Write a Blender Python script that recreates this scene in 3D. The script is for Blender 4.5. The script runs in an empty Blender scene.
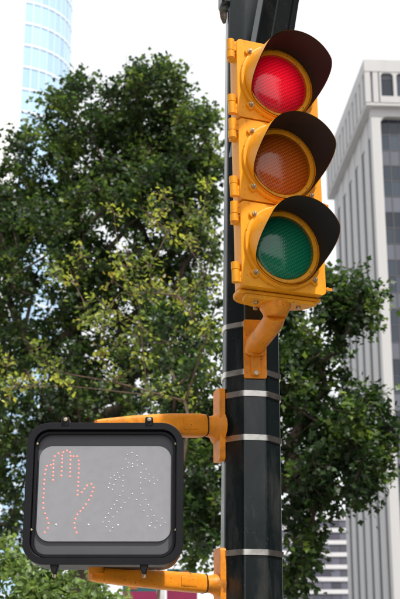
import bpy, bmesh, math, random
import numpy as np
from mathutils import Vector, Matrix
from mathutils.geometry import tessellate_polygon
R = math.radians
random.seed(7)

# ------------------------------------------------------------------ camera, sky, sun, exposure
scene = bpy.context.scene
COL = scene.collection
cam_data = bpy.data.cameras.new('camera')
cam = bpy.data.objects.new('camera', cam_data)
COL.objects.link(cam)
PITCH = 18.0
FPX = 1250.0                     # focal length in pixels of the 400 x 599 photograph
cam.location = (0, 0, 1.6)
cam.rotation_euler = (R(90 + PITCH), 0, 0)
cam_data.sensor_fit = 'VERTICAL'
cam_data.sensor_height = 36.0
cam_data.lens = FPX / 599.0 * 36.0
cam_data.clip_end = 3000
cam_data.dof.use_dof = True
cam_data.dof.focus_distance = 3.95
cam_data.dof.aperture_fstop = 9.0
scene.camera = cam

SUN_EL, SUN_AZ = 58.0, 142.0     # azimuth clockwise from +Y (the view direction): behind the camera, to the right
world = bpy.data.worlds.new('World')
scene.world = world
world.use_nodes = True
wn, wl = world.node_tree.nodes, world.node_tree.links
wn.clear()
wo = wn.new('ShaderNodeOutputWorld')
wb = wn.new('ShaderNodeBackground')
sky = wn.new('ShaderNodeTexSky')
sky.sky_type = 'NISHITA'
sky.sun_disc = False
sky.sun_elevation = R(SUN_EL)
sky.sun_rotation = R(SUN_AZ)
sky.air_density = 1.0
sky.dust_density = 4.0
bw = wn.new('ShaderNodeRGBToBW')
mx = wn.new('ShaderNodeMix'); mx.data_type = 'RGBA'
mx.inputs['Factor'].default_value = 0.80          # thin bright cloud veil takes most of the blue out
wl.new(sky.outputs[0], bw.inputs[0])
wl.new(sky.outputs[0], mx.inputs['A'])
wl.new(bw.outputs[0], mx.inputs['B'])
veil = wn.new('ShaderNodeMix'); veil.data_type = 'RGBA'   # even, bright white overcast layer over the whole dome
veil.inputs['Factor'].default_value = 0.72
veil.inputs['B'].default_value = (5.7, 5.8, 5.95, 1)
wl.new(mx.outputs['Result'], veil.inputs['A'])
wl.new(veil.outputs['Result'], wb.inputs['Color'])
wb.inputs['Strength'].default_value = 0.15
wl.new(wb.outputs[0], wo.inputs[0])

sun_data = bpy.data.lights.new('sun', 'SUN')
sun_data.energy = 3.0
sun_data.angle = R(3)
sun_data.color = (1.0, 0.95, 0.86)
sun = bpy.data.objects.new('sun', sun_data)
COL.objects.link(sun)
_az = R(SUN_AZ); _el = R(SUN_EL)
sdir = Vector((math.sin(_az) * math.cos(_el), math.cos(_az) * math.cos(_el), math.sin(_el)))
sun.rotation_euler = sdir.to_track_quat('Z', 'Y').to_euler()
sun.location = sdir * 50

scene.view_settings.view_transform = 'Standard'
scene.view_settings.look = 'None'
scene.view_settings.gamma = 1.0
scene.view_settings.exposure = 0.65
scene.view_settings.use_curve_mapping = False
scene.render.engine = 'CYCLES'
try:
    scene.cycles.max_bounces = 8
    scene.cycles.transparent_max_bounces = 8
except Exception:
    pass

_c, _s = math.cos(R(PITCH)), math.sin(R(PITCH))
def at(u, v, Y):
    x = (u - 200) / FPX; y = (299.5 - v) / FPX
    t = Y / (_c - y * _s)
    return Vector((x * t, Y, 1.6 + (_s + y * _c) * t))

# ------------------------------------------------------------------ materials
def new_mat(name):
    m = bpy.data.materials.new(name); m.use_nodes = True
    return m, m.node_tree.nodes, m.node_tree.links, m.node_tree.nodes['Principled BSDF']

def mat(name, col, rough=0.5, metal=0.0, var=0.12, vscale=8.0, bump=0.0, bscale=60.0, coat=0.0, dirt=None, dscale=3.0, damount=0.4, spec=0.5, streak=1.0, speck=None):
    """Painted or bare solid surface: noise-varied base colour, roughness variation, fine bump, optional grime in irregular patches."""
    m, n, l, b = new_mat(name)
    tc = n.new('ShaderNodeTexCoord')
    mp = n.new('ShaderNodeMapping'); mp.inputs['Scale'].default_value = (1, 1, streak)
    l.new(tc.outputs['Object'], mp.inputs[0])
    nz = n.new('ShaderNodeTexNoise'); nz.inputs['Scale'].default_value = vscale; nz.inputs['Detail'].default_value = 6
    l.new(mp.outputs[0], nz.inputs['Vector'])
    hi = tuple(min(1, c * (1 + var)) for c in col); lo = tuple(c * (1 - var) for c in col)
    rp = n.new('ShaderNodeValToRGB')
    rp.color_ramp.elements[0].position = 0.3; rp.color_ramp.elements[0].color = (*lo, 1)
    rp.color_ramp.elements[1].position = 0.7; rp.color_ramp.elements[1].color = (*hi, 1)
    l.new(nz.outputs[0], rp.inputs[0])
    last = rp.outputs[0]
    if dirt:
        dn = n.new('ShaderNodeTexNoise'); dn.inputs['Scale'].default_value = dscale; dn.inputs['Detail'].default_value = 9; dn.inputs['Roughness'].default_value = 0.68
        l.new(mp.outputs[0], dn.inputs['Vector'])
        dr = n.new('ShaderNodeValToRGB')
        dr.color_ramp.elements[0].position = 0.52; dr.color_ramp.elements[0].color = (0, 0, 0, 1)
        dr.color_ramp.elements[1].position = 0.75; dr.color_ramp.elements[1].color = (damount,) * 3 + (1,)
        l.new(dn.outputs[0], dr.inputs[0])
        mm = n.new('ShaderNodeMix'); mm.data_type = 'RGBA'
        l.new(dr.outputs[0], mm.inputs['Factor']); l.new(last, mm.inputs['A']); mm.inputs['B'].default_value = (*dirt, 1)
        last = mm.outputs['Result']
    if speck:
        sn = n.new('ShaderNodeTexNoise'); sn.inputs['Scale'].default_value = 95; sn.inputs['Detail'].default_value = 3
        l.new(tc.outputs['Object'], sn.inputs['Vector'])
        sr = n.new('ShaderNodeValToRGB')
        sr.color_ramp.elements[0].position = 0.665; sr.color_ramp.elements[0].color = (0, 0, 0, 1)
        sr.color_ramp.elements[1].position = 0.70; sr.color_ramp.elements[1].color = (0.75,) * 3 + (1,)
        l.new(sn.outputs[0], sr.inputs[0])
        ms = n.new('ShaderNodeMix'); ms.data_type = 'RGBA'
        l.new(sr.outputs[0], ms.inputs['Factor']); l.new(last, ms.inputs['A']); ms.inputs['B'].default_value = (*speck, 1)
        last = ms.outputs['Result']
    l.new(last, b.inputs['Base Color'])
    rr = n.new('ShaderNodeMapRange'); rr.inputs['To Min'].default_value = max(0.02, rough - 0.08); rr.inputs['To Max'].default_value = min(1, rough + 0.1)
    l.new(nz.outputs[0], rr.inputs['Value']); l.new(rr.outputs[0], b.inputs['Roughness'])
    b.inputs['Metallic'].default_value = metal
    b.inputs['Specular IOR Level'].default_value = spec
    b.inputs['Coat Weight'].default_value = coat
    if bump:
        bn = n.new('ShaderNodeTexNoise'); bn.inputs['Scale'].default_value = bscale; bn.inputs['Detail'].default_value = 4
        l.new(mp.outputs[0], bn.inputs['Vector'])
        bp = n.new('ShaderNodeBump'); bp.inputs['Strength'].default_value = bump; bp.inputs['Distance'].default_value = 0.01
        l.new(bn.outputs[0], bp.inputs['Height']); l.new(bp.outputs[0], b.inputs['Normal'])
    return m

M = {}
M['yellow'] = mat('signal_yellow_paint', (0.75, 0.305, 0.008), 0.42, spec=0.3, var=0.07, vscale=14, bump=0.05, bscale=90, dirt=(0.26, 0.10, 0.015), dscale=9, damount=0.7, streak=0.45, speck=(0.16, 0.07, 0.02))
M['orange'] = mat('bracket_orange_paint', (0.70, 0.235, 0.010), 0.45, spec=0.3, var=0.12, vscale=18, bump=0.12, bscale=80, dirt=(0.16, 0.06, 0.015), dscale=10, damount=0.85, speck=(0.10, 0.045, 0.02))
M['pole'] = mat('pole_dark_green_paint', (0.004, 0.0075, 0.0085), 0.2, var=0.25, vscale=5, bump=0.05, bscale=25, dirt=(0.06, 0.06, 0.055), dscale=9, damount=0.6, streak=0.3, speck=(0.025, 0.025, 0.024))
M['black'] = mat('visor_black_paint', (0.012, 0.010, 0.012), 0.55, var=0.2, bump=0.05)
M['steel'] = mat('band_stainless_steel', (0.62, 0.59, 0.54), 0.28, metal=1.0, var=0.12, vscale=30, bump=0.06, bscale=60)
M['screw'] = mat('screw_zinc', (0.45, 0.38, 0.28), 0.4, metal=1.0, var=0.2, vscale=80)
M['frame'] = mat('sign_black_plastic', (0.006, 0.006, 0.008), 0.42, spec=0.2, var=0.15, bump=0.04, bscale=120)
M['bezel'] = mat('sign_grey_bezel', (0.065, 0.065, 0.075), 0.5, var=0.08, bump=0.03, bscale=150)
M['panel'] = mat('sign_grey_panel', (0.255, 0.257, 0.278), 0.62, spec=0.15, var=0.04, vscale=45, dirt=(0.2, 0.2, 0.2), dscale=30, damount=0.3)
M['concrete'] = mat('white_concrete', (0.44, 0.432, 0.436), 0.8, var=0.06, vscale=0.35, dirt=(0.31, 0.30, 0.30), dscale=0.18, damount=0.45, streak=0.12)
M['concrete_b'] = mat('pale_concrete', (0.56, 0.55, 0.57), 0.8, var=0.05, vscale=0.3)
M['slab'] = mat('white_tower_cladding', (0.84, 0.84, 0.85), 0.6, var=0.03, vscale=0.3)
M['pave'] = mat('pavement_concrete', (0.32, 0.31, 0.29), 0.85, var=0.15, vscale=1.5, bump=0.2)
M['asphalt'] = mat('asphalt', (0.055, 0.055, 0.058), 0.9, var=0.25, vscale=2.0, bump=0.4)
M['ground'] = mat('far_ground', (0.22, 0.215, 0.20), 0.9, var=0.2, vscale=0.1)
M['paint'] = mat('road_paint', (0.75, 0.75, 0.72), 0.7, var=0.1)
M['bark'] = mat('bark', (0.085, 0.062, 0.045), 0.9, var=0.4, vscale=12, bump=0.8, bscale=30)
M['bark_red'] = mat('young_bark', (0.11, 0.065, 0.045), 0.85, var=0.3, vscale=12, bump=0.4)
M['banner'] = mat('banner_magenta', (0.22, 0.008, 0.06), 0.7, var=0.1, vscale=4)
M['banner_teal'] = mat('banner_teal', (0.015, 0.09, 0.11), 0.7, var=0.1, vscale=4)
M['banner_orange'] = mat('banner_orange', (0.3, 0.10, 0.02), 0.7, var=0.1, vscale=4)
M['post'] = mat('lamp_post_grey', (0.55, 0.55, 0.54), 0.5, var=0.1)

def glass_mat(name, col, rough, spread, metal=0.0, spec=0.5):
    m, n, l, b = new_mat(name)
    oi = n.new('ShaderNodeObjectInfo')
    hs = n.new('ShaderNodeHueSaturation'); hs.inputs['Color'].default_value = (*col, 1)
    mr = n.new('ShaderNodeMapRange'); mr.inputs['To Min'].default_value = 1 - spread; mr.inputs['To Max'].default_value = 1 + spread
    l.new(oi.outputs['Random'], mr.inputs['Value']); l.new(mr.outputs[0], hs.inputs['Value'])
    l.new(hs.outputs[0], b.inputs['Base Color'])
    b.inputs['Roughness'].default_value = rough; b.inputs['Metallic'].default_value = metal
    b.inputs['Specular IOR Level'].default_value = spec
    tc = n.new('ShaderNodeTexCoord')
    nz = n.new('ShaderNodeTexNoise'); nz.inputs['Scale'].default_value = 0.5
    l.new(tc.outputs['Object'], nz.inputs['Vector'])
    bp = n.new('ShaderNodeBump'); bp.inputs['Strength'].default_value = 0.05; bp.inputs['Distance'].default_value = 0.05
    l.new(nz.outputs[0], bp.inputs['Height']); l.new(bp.outputs[0], b.inputs['Normal'])
    return m
M['glass_dark'] = glass_mat('dark_window_glass', (0.035, 0.045, 0.062), 0.06, 0.5)
M['glass_grey'] = glass_mat('grey_window_glass', (0.10, 0.10, 0.13), 0.12, 0.4)
M['glass_blue'] = glass_mat('pale_blue_glass', (0.38, 0.55, 0.73), 0.12, 0.09, metal=0.2)
M['spandrel'] = glass_mat('spandrel_glass', (0.10, 0.105, 0.13), 0.2, 0.25)
M['mullion'] = mat('dark_mullion', (0.06, 0.06, 0.07), 0.5)
M['mullion_pale'] = mat('pale_mullion', (0.58, 0.66, 0.76), 0.4, var=0.03)

def lens_mat(name, col, emit=None, estr=0.0):
    """Ribbed signal lens: a diamond grid of small prisms pressed into coloured plastic under a clear gloss."""
    m, n, l, b = new_mat(name)
    tc = n.new('ShaderNodeTexCoord')
    outs = []
    for ang in (32, -58):
        mp = n.new('ShaderNodeMapping'); mp.inputs['Rotation'].default_value = (0, R(ang), 0)
        l.new(tc.outputs['Object'], mp.inputs[0])
        w = n.new('ShaderNodeTexWave'); w.wave_type = 'BANDS'; w.bands_direction = 'X'
        w.inputs['Scale'].default_value = 46 if ang > 0 else 30; w.inputs['Distortion'].default_value = 0.0
        l.new(mp.outputs[0], w.inputs['Vector']); outs.append(w.outputs['Fac'])
    mul = n.new('ShaderNodeMath'); mul.operation = 'MULTIPLY'
    l.new(outs[0], mul.inputs[0]); l.new(outs[1], mul.inputs[1])
    bp = n.new('ShaderNodeBump'); bp.inputs['Strength'].default_value = 0.22; bp.inputs['Distance'].default_value = 0.003
    l.new(mul.outputs[0], bp.inputs['Height']); l.new(bp.outputs[0], b.inputs['Normal'])
    rp = n.new('ShaderNodeValToRGB')
    rp.color_ramp.elements[0].color = (*[c * 0.62 for c in col], 1); rp.color_ramp.elements[1].color = (*[min(1, c * 1.25) for c in col], 1)
    rp.color_ramp.elements[1].position = 0.6
    l.new(mul.outputs[0], rp.inputs[0]); l.new(rp.outputs[0], b.inputs['Base Color'])
    b.inputs['Roughness'].default_value = 0.35
    b.inputs['Specular IOR Level'].default_value = 0.15
    b.inputs['Coat Weight'].default_value = 1.0; b.inputs['Coat Roughness'].default_value = 0.10
    b2 = n.new('ShaderNodeBump'); b2.inputs['Strength'].default_value = 0.035; b2.inputs['Distance'].default_value = 0.003
    l.new(mul.outputs[0], b2.inputs['Height']); l.new(b2.outputs[0], b.inputs['Coat Normal'])
    if emit:
        b.inputs['Emission Color'].default_value = (*emit, 1)
        mr = n.new('ShaderNodeMapRange'); mr.inputs['To Min'].default_value = estr * 0.7; mr.inputs['To Max'].default_value = estr * 1.5
        l.new(mul.outputs[0], mr.inputs['Value'])
        # the lamp sits behind the middle of the lens: hotter core, dimmer edge
        vm = n.new('ShaderNodeVectorMath'); vm.operation = 'LENGTH'
        l.new(tc.outputs['Object'], vm.inputs[0])
        cr = n.new('ShaderNodeMapRange'); cr.interpolation_type = 'SMOOTHSTEP'
        cr.inputs['From Min'].default_value = 0.015; cr.inputs['From Max'].default_value = 0.115; cr.inputs['To Min'].default_value = 1.6; cr.inputs['To Max'].default_value = 0.22
        l.new(vm.outputs['Value'], cr.inputs['Value'])
        m2 = n.new('ShaderNodeMath'); m2.operation = 'MULTIPLY'
        l.new(mr.outputs[0], m2.inputs[0]); l.new(cr.outputs[0], m2.inputs[1]); l.new(m2.outputs[0], b.inputs['Emission Strength'])
    return m
M['lens_red'] = lens_mat('red_lens', (0.30, 0.002, 0.010), (1.0, 0.003, 0.022), 0.33)
M['lens_amber'] = lens_mat('amber_lens', (0.48, 0.09, 0.002))
M['lens_green'] = lens_mat('green_lens', (0.001, 0.165, 0.08))

def led_mat(name, col, estr):
    m, n, l, b = new_mat(name)
    b.inputs['Base Color'].default_value = (*col, 1); b.inputs['Roughness'].default_value = 0.3
    if estr:
        b.inputs['Emission Color'].default_value = (*col, 1); b.inputs['Emission Strength'].default_value = estr
    return m
M['led_red'] = led_mat('lit_red_led', (1.0, 0.17, 0.13), 1.0)
M['led_off'] = led_mat('clear_led', (0.70, 0.70, 0.72), 0.0)

def leaf_mat(name):
    m = bpy.data.materials.new(name); m.use_nodes = True
    n, l = m.node_tree.nodes, m.node_tree.links
    n.clear()
    out = n.new('ShaderNodeOutputMaterial')
    a = n.new('ShaderNodeAttribute'); a.attribute_name = 'leaf_colour'
    d = n.new('ShaderNodeBsdfDiffuse'); t = n.new('ShaderNodeBsdfTranslucent'); g = n.new('ShaderNodeBsdfGlossy')
    g.inputs['Roughness'].default_value = 0.5; g.inputs['Color'].default_value = (1, 1, 1, 1)
    hs = n.new('ShaderNodeHueSaturation'); hs.inputs['Hue'].default_value = 0.485; hs.inputs['Value'].default_value = 2.0
    l.new(a.outputs['Color'], d.inputs['Color']); l.new(a.outputs['Color'], hs.inputs['Color']); l.new(hs.outputs[0], t.inputs['Color'])
    m1 = n.new('ShaderNodeMixShader'); m1.inputs[0].default_value = 0.45
    l.new(d.outputs[0], m1.inputs[1]); l.new(t.outputs[0], m1.inputs[2])
    m2 = n.new('ShaderNodeMixShader'); m2.inputs[0].default_value = 0.035
    l.new(m1.outputs[0], m2.inputs[1]); l.new(g.outputs[0], m2.inputs[2])
    l.new(m2.outputs[0], out.inputs[0])
    return m
M['leaf'] = leaf_mat('leaf')

# ------------------------------------------------------------------ mesh helpers
def link(name, me, parent=None, loc=None, rot=None):
    o = bpy.data.objects.new(name, me)
    COL.objects.link(o)
    if parent is not None: o.parent = parent
    if loc is not None: o.location = loc
    if rot is not None: o.rotation_euler = rot
    return o

def tag(o, label=None, cat=None, group=None, kind=None):
    if label: o['label'] = label
    if cat: o['category'] = cat
    if group: o['group'] = group
    if kind: o['kind'] = kind
    return o

def empty(name, loc, rot=(0, 0, 0)):
    o = bpy.data.objects.new(name, None)
    COL.objects.link(o)
    o.location = loc; o.rotation_euler = rot; o.empty_display_size = 0.2
    return o

class MB:
    def __init__(self): self.v = []; self.f = []
    def add(self, verts, faces, mtx=None):
        k = len(self.v)
        for p in verts:
            p = Vector(p)
            self.v.append(tuple(mtx @ p) if mtx is not None else tuple(p))
        for f in faces: self.f.append(tuple(i + k for i in f))
        return self
    def box(self, c, s, mtx=None):
        x, y, z = (h / 2 for h in s)
        vs = [(c[0] + a * x, c[1] + b * y, c[2] + d * z) for d in (-1, 1) for b in (-1, 1) for a in (-1, 1)]
        fs = [(0, 2, 3, 1), (4, 5, 7, 6), (0, 1, 5, 4), (2, 6, 7, 3), (0, 4, 6, 2), (1, 3, 7, 5)]
        return self.add(vs, fs, mtx)
    def bb(self, x0, x1, y0, y1, z0, z1, mtx=None):
        return self.box(((x0 + x1) / 2, (y0 + y1) / 2, (z0 + z1) / 2), (x1 - x0, y1 - y0, z1 - z0), mtx)
    def prism(self, outer, holes, y0, y1, mtx=None):
        """outline(s) given in x,z; extruded from y0 (front) to y1 (back)."""
        loops = [outer] + list(holes)
        flat = [p for lp in loops for p in lp]
        tris = tessellate_polygon([[Vector((p[0], p[1], 0)) for p in lp] for lp in loops])
        n = len(flat)
        vs = [(p[0], y0, p[1]) for p in flat] + [(p[0], y1, p[1]) for p in flat]
        fs = []
        for t in tris:
            a, b, c = (Vector(flat[i]) for i in t)
            if (b - a).cross(c - a) < 0: t = (t[0], t[2], t[1])
            fs.append((t[0], t[1], t[2])); fs.append((t[2] + n, t[1] + n, t[0] + n))
        k = 0
        for li, lp in enumerate(loops):
            m = len(lp)
            area = sum(lp[i][0] * lp[(i + 1) % m][1] - lp[(i + 1) % m][0] * lp[i][1] for i in range(m))
            ccw = (area > 0) == (li == 0)
            for i in range(m):
                a, b = k + i, k + (i + 1) % m
                fs.append((a, a + n, b + n, b) if ccw else (b, b + n, a + n, a))
            k += m
        return self.add(vs, fs, mtx)
    def tube(self, path, radii, n=12, cap=True, phase=0.0, ref=None):
        path = [Vector(p) for p in path]
        k = len(self.v); m = len(path)
        for i, p in enumerate(path):
            d = (path[min(i + 1, m - 1)] - path[max(i - 1, 0)]).normalized()
            rf = Vector(ref) if ref else (Vector((0, 0, 1)) if abs(d.z) < 0.9 else Vector((1, 0, 0)))
            a = (rf - d * rf.dot(d)).normalized(); b = d.cross(a)
            for j in range(n):
                an = phase + 2 * math.pi * j / n
                self.v.append(tuple(p + (a * math.cos(an) + b * math.sin(an)) * radii[i]))
        for i in range(m - 1):
            for j in range(n):
                q = (j + 1) % n
                self.f.append((k + i * n + j, k + i * n + q, k + (i + 1) * n + q, k + (i + 1) * n + j))
        if cap:
            self.f.append(tuple(k + j for j in range(n - 1, -1, -1)))
            self.f.append(tuple(k + (m - 1) * n + j for j in range(n)))
        return self
    def loft(self, path, hw, hh, n=28, p=4.5):
        """rounded-box section (half width hw, half height hh) swept along a path"""
        path = [Vector(q) for q in path]; k = len(self.v); m = len(path)
        for i, q in enumerate(path):
            d = (path[min(i + 1, m - 1)] - path[max(i - 1, 0)]).normalized()
            a = Vector((0, 0, 1)); a = (a - d * a.dot(d)).normalized(); b = d.cross(a)
            for j in range(n):
                t = 2 * math.pi * (j + 0.5) / n; c, s = math.cos(t), math.sin(t)
                f = (abs(c) ** p + abs(s) ** p) ** (-1 / p)
                self.v.append(tuple(q + a * (c * f * hh[i]) + b * (s * f * hw[i])))
        for i in range(m - 1):
            for j in range(n):
                q = (j + 1) % n
                self.f.append((k + i * n + j, k + i * n + q, k + (i + 1) * n + q, k + (i + 1) * n + j))
        self.f.append(tuple(k + j for j in range(n - 1, -1, -1))); self.f.append(tuple(k + (m - 1) * n + j for j in range(n)))
        return self
    def lathe(self, prof, n=48, mtx=None, a0=0.0, a1=2 * math.pi):
        """profile of (radius, y); axis = local y."""
        full = abs(a1 - a0 - 2 * math.pi) < 1e-6
        cnt = n if full else n + 1
        vs = []; fs = []
        for (r, y) in prof:
            for j in range(cnt):
                a = a0 + (a1 - a0) * j / n
                vs.append((r * math.sin(a), y, r * math.cos(a)))
        for i in range(len(prof) - 1):
            for j in range(n):
                q = (j + 1) % cnt
                fs.append((i * cnt + j, i * cnt + q, (i + 1) * cnt + q, (i + 1) * cnt + j))
        return self.add(vs, fs, mtx)
    def mesh(self, name, m, smooth=35):
        me = bpy.data.meshes.new(name)
        me.from_pydata(self.v, [], self.f)
        ms = m if isinstance(m, (list, tuple)) else [m]
        for q in ms: me.materials.append(q)
        bm = bmesh.new(); bm.from_mesh(me)
        bmesh.ops.recalc_face_normals(bm, faces=bm.faces[:])
        bm.to_mesh(me); bm.free()
        if smooth:
            me.shade_smooth(); me.set_sharp_from_angle(angle=R(smooth))
        return me
    def build(self, name, m, parent=None, bevel=0, loc=None, rot=None, smooth=35, segs=2):
        o = link(name, self.mesh(name, m, smooth), parent, loc, rot)
        if bevel:
            b = o.modifiers.new('bevel', 'BEVEL'); b.width = bevel; b.segments = segs; b.limit_method = 'ANGLE'; b.angle_limit = R(40)
        return o

def rrect(x0, x1, z0, z1, r, n=6):
    """rounded rectangle; r one radius or (bottom-left, bottom-right, top-right, top-left)."""
    rs = r if isinstance(r, (tuple, list)) else (r,) * 4
    out = []
    for (cx, cz, sx, sz, a, rr) in ((x0, z0, 1, 1, 180, rs[0]), (x1, z0, -1, 1, 270, rs[1]), (x1, z1, -1, -1, 0, rs[2]), (x0, z1, 1, -1, 90, rs[3])):
        if rr <= 0: out.append((cx, cz)); continue
        ox, oz = cx + sx * rr, cz + sz * rr
        for i in range(n + 1):
            t = R(a + 90 * i / n)
            out.append((ox + rr * math.cos(t), oz + rr * math.sin(t)))
    return out
def circle(r, n=48, cx=0, cz=0):
    return [(cx + r * math.cos(2 * math.pi * i / n), cz + r * math.sin(2 * math.pi * i / n)) for i in range(n)]

# ------------------------------------------------------------------ ground
tag(MB().bb(-1500, 1500, -1500, 1500, -0.5, -0.004).build('ground', M['ground'], smooth=0), kind='structure')
tag(MB().bb(1.3, 14, -80, 320, -0.3, 0.0).build('road', M['asphalt'], smooth=0), kind='structure')
tag(MB().bb(-90, 1.298, 5.6, 11, -0.3, 0.0).build('side_road', M['asphalt'], smooth=0), kind='structure')
for nm, y0, y1 in (('pavement_near', -80, 5.4), ('pavement_far', 11.2, 320)):
    pv = tag(MB().bb(-90, 1.1, y0, y1, -0.2, 0.13).build(nm, M['pave'], bevel=0.01), kind='structure')
    k = MB().bb(1.102, 1.298, y0, y1, -0.2, 0.126)
    if y0 < 0: k.bb(-90, 1.298, 5.402, 5.598, -0.2, 0.128)
    else: k.bb(-90, 1.298, 11.002, 11.198, -0.2, 0.128)
    k.build('kerb', M['concrete_b'], pv, bevel=0.015)
cw = empty('crosswalk', (0, 0, 0)); cw['kind'] = 'structure'
for i in range(6):
    MB().bb(-4.2 + i * 0.85, -3.75 + i * 0.85, 5.8, 10.8, 0.0, 0.004).build('stripe', M['paint'], cw, smooth=0)

# ------------------------------------------------------------------ white office tower on the right
def wall_panel(w, h, hx0, hx1, hz0, hz1, rad, d, x=0, y=0, z=0):
    mb = MB(); mb.prism([(0, 0), (w, 0), (w, h), (0, h)], [rrect(hx0, hx1, hz0, hz1, rad, 5)], 0, d)
    mb.v = [(p[0] + x, p[1] + y, p[2] + z) for p in mb.v]
    return mb
bt = empty('office_tower', (22.66, 150, 0), (0, 0, R(3.5)))
tag(bt, 'white concrete office tower with vertical ribs and dark arched glazing, at the right edge', 'building')
DEP, WID, ZM, ZT = 31.0, 33.0, 77.1, 83.9
core = MB().bb(0.45, WID, 1.3, DEP, 0, ZM - 0.1)
core.build('core', M['concrete'], bt, smooth=0)
# front: corner pier, then bays of recessed glazing between piers with rounded heads
PW, BW = 1.25, 5.1
nb = 5
for i in range(nb + 1):
    x = i * (PW + BW)
    MB().bb(x, x + PW, 0, 1.29, 0, 75.9).build('pier', M['concrete'], bt, bevel=0.08)
MB().bb(0.02, nb * (PW + BW) + PW - 0.02, 0.004, 1.28, 75.905, ZM).build('lintel', M['concrete'], bt, smooth=0)
heads = []
rr_ = 1.0
for s_ in (0, 1):
    pts = [(0, 0)] + [(rr_ - rr_ * math.sin(R(90 * k / 6)), -rr_ + rr_ * math.cos(R(90 * k / 6))) for k in range(7)]
    pts = [(0, 0), (rr_, 0)] + [(rr_ - rr_ * math.sin(R(90 * k / 6)), -rr_ + rr_ * math.cos(R(90 * k / 6))) for k in range(1, 7)]
    if s_: pts = [(BW - p[0], p[1]) for p in pts][::-1]
    heads.append(MB().prism(pts, [], 0.03, 0.9).mesh('bay_head', M['concrete']))
PC, PR = 1.275, 2.2
pane_me = MB().box((0, 0, 0), (PC - 0.10, 0.05, PR - 0.10)).mesh('pane', M['glass_dark'], 0)
span_me = MB().box((0, 0, 0), (PC - 0.10, 0.05, PR - 0.10)).mesh('pane', M['spandrel'], 0)
rest = MB()
for i in range(nb):
    x0 = i * (PW + BW) + PW
    for hm in heads: link('bay_head', hm, bt, (x0, 0, 75.902))
    mu = MB()
    for c in range(5): mu.bb(x0 + c * PC - 0.06, x0 + c * PC + 0.06, 0.93, 1.06, 0, 75.9)
    for r in range(35): mu.bb(x0, x0 + BW, 0.95, 1.05, 75.85 - r * PR - 0.055, 75.85 - r * PR + 0.055)
    mu.build('mullion', M['mullion'], bt, smooth=0)
    for r in range(34):
        for c in range(4):
            p = (x0 + (c + 0.5) * PC, 1.02, 75.85 - (r + 0.5) * PR)
            if i < 2: link('pane', span_me if r % 3 == 2 else pane_me, bt, p)
            else: rest.box(p, (PC - 0.1, 0.05, PR - 0.1))
tag(rest.build('far_pane', M['glass_dark'], bt, smooth=0), kind='stuff')
# side: broad ribs with deep narrow windows between
nf = 6; sp = DEP / nf
for i in range(nf):
    y = 1.3 + i * (DEP - 1.3) / nf
    MB().bb(0.2, 0.44, y + 2.45, y + (DEP - 1.3) / nf, 0, ZM - 0.05).build('rib', M['concrete'], bt, bevel=0.05)
    MB().bb(0.40, 0.46, y + 0.05, y + 2.4, 0, ZM - 3).build('window_strip', M['glass_dark'], bt, smooth=0)
    MB().bb(0.3, 0.448, y + 0.004, y + 2.446, ZM - 3, ZM - 0.06).build('spandrel', M['concrete'], bt, smooth=0)
# overhanging top storey
ov = 0.85
MB().bb(-ov + 0.55, WID, -ov + 0.55, DEP + ov, ZM + 0.02, ZT - 0.4).build('top_storey', M['concrete'], bt, smooth=0)
MB().bb(-ov, WID, -ov, DEP + ov, ZT - 1.85, ZT).build('parapet', M['concrete'], bt, bevel=0.06)
MB().bb(-ov + 0.12, WID, -ov + 0.12, DEP + ov, ZM, ZM + 0.45).build('soffit', M['concrete'], bt, bevel=0.05)
z0, z1 = ZM + 0.46, ZT - 1.852
fin_me = MB().bb(-0.36, 0.36, 0, 0.6, 0, z1 - z0).mesh('short_rib', M['concrete'], 0)
for x in (-ov + 0.45, -ov + 1.5): link('short_rib', fin_me, bt, (x, -ov + 0.06, z0))
wp = wall_panel(2.1, z1 - z0, 0.22, 1.88, 0.95, z1 - z0 - 0.12, (0.08, 0.08, 0.5, 0.5), 0.5)
wpm = wp.mesh('window_surround', M['concrete'])
wgm = MB().box((1.045, 0.45, (z1 - z0) / 2 + 0.3), (1.8, 0.06, z1 - z0 - 0.9)).mesh('arched_window', M['glass_dark'], 0)
shm = MB().box((1.045, 0.40, z1 - z0 - 0.55), (1.7, 0.05, 0.75)).mesh('blind', M['spandrel'], 0)
for i in range(14):
    x = -ov + 2.02 + i * 2.1
    link('window_surround', wpm, bt, (x, -ov + 0.06, z0))
    link('arched_window', wgm, bt, (x, -ov + 0.06, z0))
    link('blind', shm, bt, (x, -ov + 0.06, z0))
ns = 12
for i in range(ns):
    y = -ov + 0.6 + i * (DEP + ov) / ns
    MB().bb(-ov + 0.05, -ov + 0.55, y + 0.9, y + (DEP + ov) / ns, z0, z1).build('short_rib', M['concrete'], bt, smooth=0)
MB().bb(2, WID - 2, 4, DEP - 4, ZT - 0.5, ZT - 0.2).build('roof', M['ground'], bt, smooth=0)

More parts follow.
